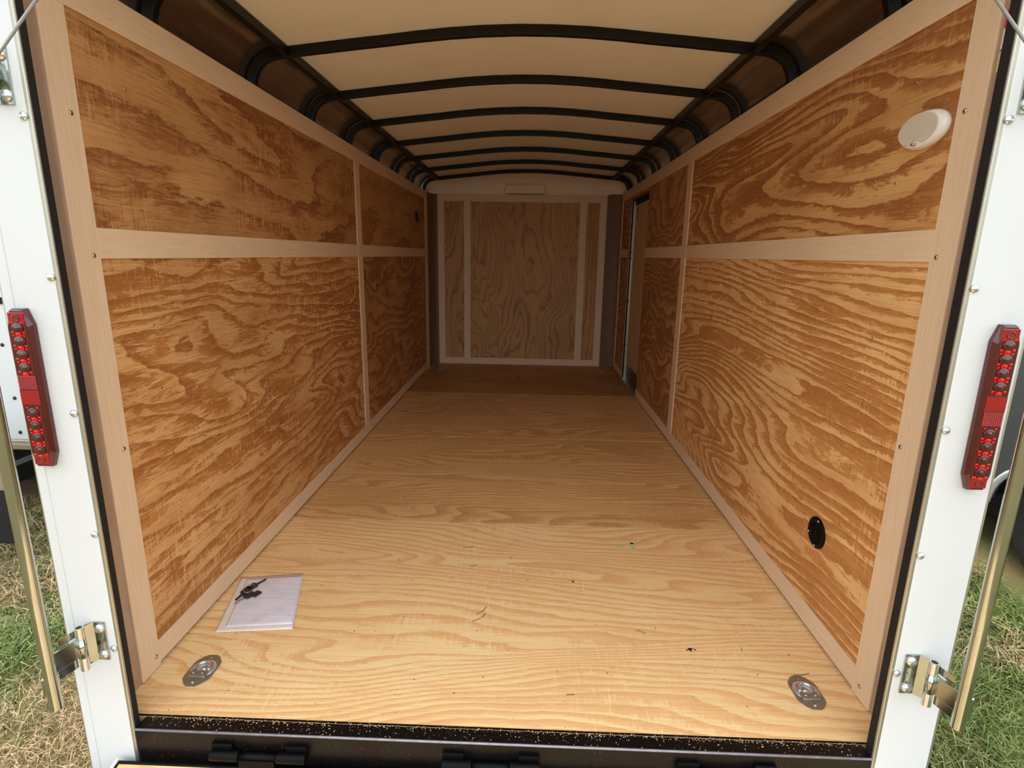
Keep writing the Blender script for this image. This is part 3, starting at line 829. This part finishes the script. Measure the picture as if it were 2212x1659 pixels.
# ------------------------------------------------------------------ recessed tie-down rings
def tie_down(x, y, label, s):
    root = empty('tie_down_ring', (x, y, 0))
    tag(root, label, 'tie down ring', 'recessed tie down rings in the floor corners')
    L, W, c = .062, .039, .022
    o8 = [(-W + c, -L), (W - c, -L), (W, -L + c*1.3), (W, L - c*1.3), (W - c, L), (-W + c, L), (-W, L - c*1.3), (-W, -L + c*1.3)]
    R = .0325; n = 32
    # plate = outline with a circular hole bridged by a ring of quads
    mb = MB(); outer = []
    for k in range(n):
        a = 2*PI*k/n; dx, dy = math.cos(a), math.sin(a); best = 9
        for i in range(8):
            (x1, y1), (x2, y2) = o8[i], o8[(i+1) % 8]
            den = dx*(y2-y1) - dy*(x2-x1)
            if abs(den) < 1e-9: continue
            t = (x1*(y2-y1) - y1*(x2-x1)) / den; uu = (x1*dy - y1*dx) / den
            if t > 0 and -1e-6 <= uu <= 1 + 1e-6: best = min(best, t)
        outer.append((x + dx*best, y + dy*best))
    oz = .0026
    A = [(p[0], p[1], .0006) for p in outer]; B = [(p[0], p[1], oz) for p in outer]
    Cc = [(x + (R + .004)*math.cos(2*PI*k/n), y + .006 + (R + .004)*math.sin(2*PI*k/n), oz) for k in range(n)]
    mb.add(A + B + Cc, [(k, (k+1) % n, n + (k+1) % n, n + k) for k in range(n)] + [(n + k, n + (k+1) % n, 2*n + (k+1) % n, 2*n + k) for k in range(n)])
    mb.build('recess_plate', M_plate, root)
    MB().lathe([(R + .004, oz), (R + .001, .0040), (R - .002, .0030), (R - .009, .0008), (0, .0008)], (x, y + .006, 0), (0, 0, 1), 32).build('dish', M_dish, root)
    ring = []
    for k in range(25):
        a = math.radians(-30 + 240*k/24); ring.append((x + .0215*math.cos(a), y + .006 + .0215*math.sin(a), .0075))
    MB().tube(ring, .0042, 10).build('ring', M_steel, root)
    MB().lathe([(.011, .0008), (.0095, .0048), (.004, .0062), (0, .0062)], (x, y + .008, 0), (0, 0, 1), 16).build('center_boss', M_steel, root)
    MB().box(x - .026, x + .026, y - .034, y - .008, .0010, .0098).build('ring_keeper', M_plate, root, bevel=.004)
    for dx in (-.013, .013):
        MB().lathe([(.0035, 0), (.003, .002), (0, .003)], (x + dx, y - .021, .0098), (0, 0, 1), 10).build('keeper_rivet', M_steel, root)
    MB().lathe([(.0055, 0), (.005, .002), (0, .003)], (x, y - .048, oz), (0, 0, 1), 12).build('bolt', M_steel, root)
    MB().lathe([(.0055, 0), (.005, .002), (0, .003)], (x, y + .050, oz), (0, 0, 1), 12).build('bolt', M_plate, root)
tie_down(-0.897, 0.260, 'zinc recessed tie down ring in the near left floor corner', -1)
tie_down(0.840, 0.262, 'zinc recessed tie down ring in the near right floor corner', 1)
tie_down(-0.8975, 4.62, 'tiny recessed tie down ring in the far left floor corner', -1)
tie_down(0.8205, 4.66, 'tiny recessed tie down ring in the far right floor corner', 1)

# ------------------------------------------------------------------ document pouch with keys
corners = [Vector((-0.952, 0.4205)), Vector((-0.712, 0.4512)), Vector((-0.803, 0.7674)), Vector((-1.022, 0.726))]
def bil(a, b): return (corners[0]*(1-a) + corners[1]*a)*(1-b) + (corners[3]*(1-a) + corners[2]*a)*b
def sheet(a0, a1, b0, b1, z, amp, seed, n=26):
    rows = []
    for j in range(n):
        row = []
        for i in range(n):
            a = a0 + (a1-a0)*i/(n-1); b = b0 + (b1-b0)*j/(n-1)
            p = bil(a, b)
            w = math.sin(a*7 + b*4 + seed)*.5 + math.sin(b*19 + 3*math.sin(a*5 + seed))*.35 + math.sin((a + b)*31 + seed)*.15
            e = min(a - a0, a1 - a, b - b0, b1 - b) * 6
            row.append((p.x, p.y, z + amp * (0.5 + 0.5*w) * min(1, .25 + e)))
        rows.append(row)
    return rows
pouch = empty('document_pouch', (-0.87, 0.59, 0.0))
tag(pouch, 'clear plastic pouch holding a folded white printed paper on the floor', 'pouch')
MB().grid(sheet(0, 1, 0, 1, .0022, .003, 1.0)).build('plastic_sleeve', M_sleeve, pouch, solid=.0006)
MB().grid(sheet(.105, .985, .075, .955, .0040, .0032, 1.0)).build('printed_paper', M_paper, pouch, solid=.0003)
def key(name, cx, cy, ang, label, fob):
    root = empty(name, (cx, cy, .0105))
    tag(root, label, 'key', 'keys inside the plastic pouch')
    d = Vector((math.cos(ang), math.sin(ang), 0)); n = Vector((-d.y, d.x, 0)); c = Vector((cx, cy, .0105))
    def pr(pts, z0, z1): return MB().prism([c + d*a + n*b for a, b in pts], (0, 0, z0), (0, 0, z1))
    pr([(-.020, -.010), (-.016, -.014), (.012, -.014), (.018, -.008), (.018, .008), (.012, .014), (-.016, .014), (-.020, .010)], -.003, .004).build('key_bow', M_key, root, bevel=.002)
    pr([(.018, -.004), (.052, -.004), (.058, 0), (.052, .004), (.044, .003), (.040, .0045), (.034, .003), (.028, .0045), (.018, .004)], -.001, .001).build('key_blade', M_kick if fob else M_steel, root)
key('key', -0.935, 0.610, math.radians(-115), 'key with black plastic head, lowest of three in the pouch', False)
key('key', -0.948, 0.662, math.radians(60), 'key with dark blade pointing up the pouch, uppermost of three', True)
key('key', -0.957, 0.634, math.radians(-100), 'small key with black head, middle one of three in the pouch', True)
MB_ring = MB().tube([(-0.948 + .016*math.cos(2*PI*k/20), .64 + .024*math.sin(2*PI*k/20), .0165 + .001*math.sin(4*PI*k/20)) for k in range(20)], .0009, 6, close=True)
kr = MB_ring.build('key_ring', M_steel); tag(kr, 'thin wire ring joining the keys in the pouch', 'key ring')
kl = MB().box(-.012, .012, -.016, .016, 0, .006).build('lock_cylinder', M_key, None, bevel=.004)
kl.location = (-0.912, 0.618, .0090); kl.rotation_euler = (0, 0, math.radians(-25)); tag(kl, 'small black rounded tag beside the keys in the pouch', 'key tag')

# ------------------------------------------------------------------ small things on the floor
sc = empty('loose_screw', (0.2157, 0.770, .004))
tag(sc, 'single dark loose screw lying in the middle of the near floor sheet', 'screw')
MB().tube([(.2215, .770, .0042), (.2185, .770, .0036)], .0042, 12).build('screw_head', M_kick, sc)
MB().tube([(.2185, .770, .0036), (.198, .767, .0022)], .002, 8, rs=[.0022, .0008]).build('screw_shank', M_steel, sc)
mk = MB()
for (x, y, w, h) in ((0.495, 1.052, .018, .055), (0.487, 1.075, .026, .014), (0.438, 1.045, .030, .020)):
    mk.box(x - w/2, x + w/2, y - h/2, y + h/2, .0000, .0006)
o = mk.build('chalk_mark', M_green, None); tag(o, 'faint green chalk smudge on the near floor sheet', 'mark')
pb = MB()
for k in range(7):
    x, y = 0.5597 + random.gauss(0, .007), 0.4218 + random.gauss(0, .004)
    pb.add([(x - .004, y - .0015, .0012), (x + .003, y - .002, .0012), (x + .0045, y + .002, .0014), (x - .003, y + .0022, .0012)], [(0, 1, 2, 3)])
o = pb.build('paint_chip', M_black, None); tag(o, 'ragged black paint spot on the floor toward the near right', 'paint spot')
# pine needles, twigs, crumbs
db = MB()
def needle(x, y, a, l, bend=0.0, r=.0008):
    pts = []
    for k in range(6):
        t = k/5 - .5
        pts.append((x + l*t*math.cos(a) - bend*(t*t)*math.sin(a), y + l*t*math.sin(a) + bend*(t*t)*math.cos(a), .0012))
    db.tube(pts, r, 5)
for (x, y, a, l, b) in ((-.105, .58, 1.0, .055, .02), (-.11, .54, .8, .06, .03), (-.165, .86, .3, .03, 0), (.42, .50, 2.6, .03, .01), (.17, .22, .1, .022, 0), (-.02, .93, 2.0, .02, 0), (.86, .33, .2, .05, .01), (-.2, 1.0, .2, .05, .005), (.72, .43, 1.3, .015, 0)):
    needle(x, y, a, l, b)
for k in range(150):
    x, y = random.uniform(-.95, .92), random.uniform(.11, 1.5)
    r = random.uniform(.0008, .0022)
    db.lathe([(r, 0), (r*.8, r*.7), (0, r)], (x, y, .0002), (0, 0, 1), 5)
o = db.build('floor_debris', plain('dark_debris', (84, 58, 40), .8)); o['kind'] = 'stuff'
sd = MB()
for k in range(900):
    x = random.uniform(-.93, .89); y = random.choice((random.gauss(.088, .004), random.uniform(.055, .094), random.gauss(.09, .003)))
    if y > .098 or y < .056: continue
    if random.random() < .35 and -.4 < x < .0: continue
    r = random.uniform(.0006, .0018)
    sd.lathe([(r, 0), (0, r)], (x, y, .0022), (0, 0, 1), 4, False)
o = sd.build('sawdust', plain('sawdust_tan', (214, 190, 150), .9)); o['kind'] = 'stuff'

# ------------------------------------------------------------------ outside: ground, grass
g = MB()
for (x0, x1, y0, y1) in ((-40, 40, -40, 60),):
    g.add([(x0, y0, GZ), (x1, y0, GZ), (x1, y1, GZ), (x0, y1, GZ)], [(0, 1, 2, 3)])
gr = g.build('ground', M_ground); tag(gr, kind='structure')

def grass_patch(name, regions, seed):
    rng = np.random.default_rng(seed)
    V = []; F = []
    base = 0
    for (x0, x1, y0, y1, dens, hmin, hmax, wid) in regions:
        n = int((x1-x0)*(y1-y0)*dens)
        px = rng.uniform(x0, x1, n); py = rng.uniform(y0, y1, n)
        keep = ~(((px < -2.68) & (py > 2.25)) | ((px > 2.50) & (py > 0.42)) | ((px < -2.60) & (py > 1.49) & (py < 1.55)))
        px, py = px[keep], py[keep]; n = len(px)
        cl = np.sin(px*5.1 + 1.3*np.sin(py*4.3)) * np.sin(py*5.7 + px*1.9) * .5 + .5
        h = rng.uniform(hmin, hmax, n) * (.55 + .75*cl); an = rng.uniform(0, 2*PI, n)
        lean = rng.uniform(.5, 2.2, n) * h; w = wid * rng.uniform(.6, 1.3, n)
        dx, dy = np.cos(an), np.sin(an); sx, sy = -dy*w, dx*w
        z0 = np.full(n, GZ)
        P = np.zeros((n, 5, 3))
        P[:, 0] = np.stack([px - sx, py - sy, z0], 1); P[:, 1] = np.stack([px + sx, py + sy, z0], 1)
        mx, my = px + dx*lean*.4, py + dy*lean*.4
        P[:, 2] = np.stack([mx + sx*.8, my + sy*.8, z0 + h*.75], 1); P[:, 3] = np.stack([mx - sx*.8, my - sy*.8, z0 + h*.75], 1)
        P[:, 4] = np.stack([px + dx*lean, py + dy*lean, z0 + h*rng.uniform(.65, 1.05, n)], 1)
        V.append(P.reshape(-1, 3))
        b = base + np.arange(n)*5
        for k in range(n):
            F.append((b[k], b[k]+1, b[k]+2, b[k]+3)); F.append((b[k]+3, b[k]+2, b[k]+4))
        base += n*5
    me = bpy.data.meshes.new(name); me.from_pydata(np.concatenate(V).tolist(), [], F); me.materials.append(M_grass)
    o = bpy.data.objects.new(name, me); COL.objects.link(o); o['kind'] = 'stuff'
    return o
grass_patch('grass', [(-2.3, -1.12, -1.3, -.35, 5000, .015, .05, .0018), (-4.2, -2.3, -1.3, .6, 2600, .02, .06, .0026), (-2.3, -1.10, -.35, 1.3, 9000, .015, .05, .0016), (-4.2, -2.0, .6, 3.2, 4000, .03, .07, .0028)], 3)
grass_patch('grass', [(1.10, 2.3, -1.3, -.35, 5000, .025, .07, .002), (2.3, 4.2, -1.3, .45, 2600, .03, .08, .003), (1.05, 2.3, -.35, 1.3, 10000, .025, .075, .0019), (2.0, 3.2, .5, 2.4, 5000, .04, .10, .003)], 5)

# ------------------------------------------------------------------ neighbours
def wheel(parent, x, y, z, r, w):
    MB().lathe([(r*.62, -w/2), (r*.92, -w/2), (r, -w*.36), (r, w*.36), (r*.92, w/2), (r*.62, w/2), (r*.58, w*.3), (0, w*.3)], (x, y, z), (-1, 0, 0), 40).build('tyre', M_tyre, parent)
    tr = MB()
    for k in range(36):
        a = 2*PI*k/36
        c, s_ = math.cos(a), math.sin(a)
        p = Vector((x, y + r*c, z + r*s_)); tdir = Vector((0, -s_, c))*.012; rd_ = Vector((0, c, s_))*.006
        tr.add([p + tdir + Vector((-w*.34, 0, 0)), p - tdir + Vector((-w*.34, 0, 0)), p - tdir + Vector((w*.34, 0, 0)), p + tdir + Vector((w*.34, 0, 0)),
                p + tdir + rd_ + Vector((-w*.34, 0, 0)), p - tdir + rd_ + Vector((-w*.34, 0, 0)), p - tdir + rd_ + Vector((w*.34, 0, 0)), p + tdir + rd_ + Vector((w*.34, 0, 0))],
               [(4, 5, 6, 7), (0, 1, 5, 4), (1, 2, 6, 5), (2, 3, 7, 6), (3, 0, 4, 7)])
    o = tr.build('tyre_tread', M_tyre, parent); o['kind'] = 'stuff'
    MB().lathe([(r*.60, w*.34), (r*.5, w*.36), (r*.2, w*.30), (0, w*.34)], (x, y, z), (-1, 0, 0), 32).build('wheel_rim', M_steel, parent)

nl = empty('cargo_trailer', (-4.0, 2.1, GZ))
tag(nl, 'neighboring white trailer seen past the left rear post, taupe bumper', 'trailer')
MB().box(-5.2, -2.80, 2.10, 6.5, 0.02, 2.1).build('body', M_white, nl, bevel=.01)
MB().box(-5.2, -2.79, 2.085, 2.11, -0.040, 0.022).build('bottom_rail', M_alu, nl, bevel=.004)
MB().box(-5.2, -2.79, 2.082, 2.12, -0.012, 0.000).build('rail_groove', M_steel, nl)
MB().box(-5.2, -2.79, 2.09, 6.5, -0.115, -0.040).build('chassis', M_black, nl, bevel=.004)
MB().box(-5.15, -2.85, 2.6, 6.4, GZ + .01, -0.115).build('underbody_shade', M_rubber, nl)  # black block fills in the dark shade under the trailer
MB().box(-3.20, -3.075, 2.09, 2.101, 0.865, 0.905).build('marker', M_rubber, nl, bevel=.003)
for (xx, zz) in ((-3.127, .62), (-3.114, .29), (-3.12, .07)):
    MB().lathe([(.012, 0), (.009, .006), (0, .008)], (xx, 2.10, zz), (0, -1, 0), 10).build('screw', M_kick, nl)
wheel(nl, -3.0, 4.0, GZ + .34, .34, .2)

# taupe rear bumper on two arms with a black mud flap
MB().box(-3.9, -2.648, 1.5, 1.54, -0.05, 0.21).build('rear_bumper', M_taupe, nl, bevel=.018, seg=4)
MB().box(-3.3, -2.645, 1.505, 1.525, GZ + .13, -0.052).build('mud_flap', M_rubber, nl, bevel=.008, seg=3)
for xa in (-3.75, -2.86):
    MB().box(xa - .04, xa + .04, 1.54, 2.10, -0.10, 0.0).build('bumper_arm', M_black, nl, bevel=.004)

nr = empty('cargo_trailer', (3.7, 3.0, GZ))
tag(nr, 'neighboring grey trailer with black tyre and white fender lip past the right rear post', 'trailer')
YW, ZW = 1.50, -0.14
arc = [(YW + .45*math.cos(PI*k/24), ZW + .33*math.sin(PI*k/24)) for k in range(25)]
prof = [(0, 0.6, -0.12), (0, 0.6, 2.05), (0, 6.3, 2.05), (0, 6.3, -0.12), (0, arc[0][0], -0.12)] + [(0, y, z) for y, z in arc if z > -.119] + [(0, arc[-1][0], -0.12)]
MB().prism(prof, (2.70, 0, 0), (2.73, 0, 0)).build('side_wall', M_shell2, nr)
MB().box(2.96, 4.85, 0.6, 6.3, -0.12, 2.05).build('body', M_shell2, nr, bevel=.01)
MB().box(2.73, 2.96, 0.62, 0.66, -0.12, 2.05).box(2.73, 2.96, 2.0, 6.28, -0.12, 2.05).build('inner_body', M_rubber, nr)
MB().box(3.0, 4.8, 0.8, 6.2, GZ + .12, -0.12).build('underbody_shade', M_rubber, nr)
MB().tube([(2.694, y, z) for y, z in arc], .017, 10).build('fender_lip', M_white, nr)
MB().box(2.690, 2.70, 1.96, 2.01, -0.075, -0.05).build('marker_light', M_red, nr)
wheel(nr, 2.84, YW, GZ + .35, .36, .21)
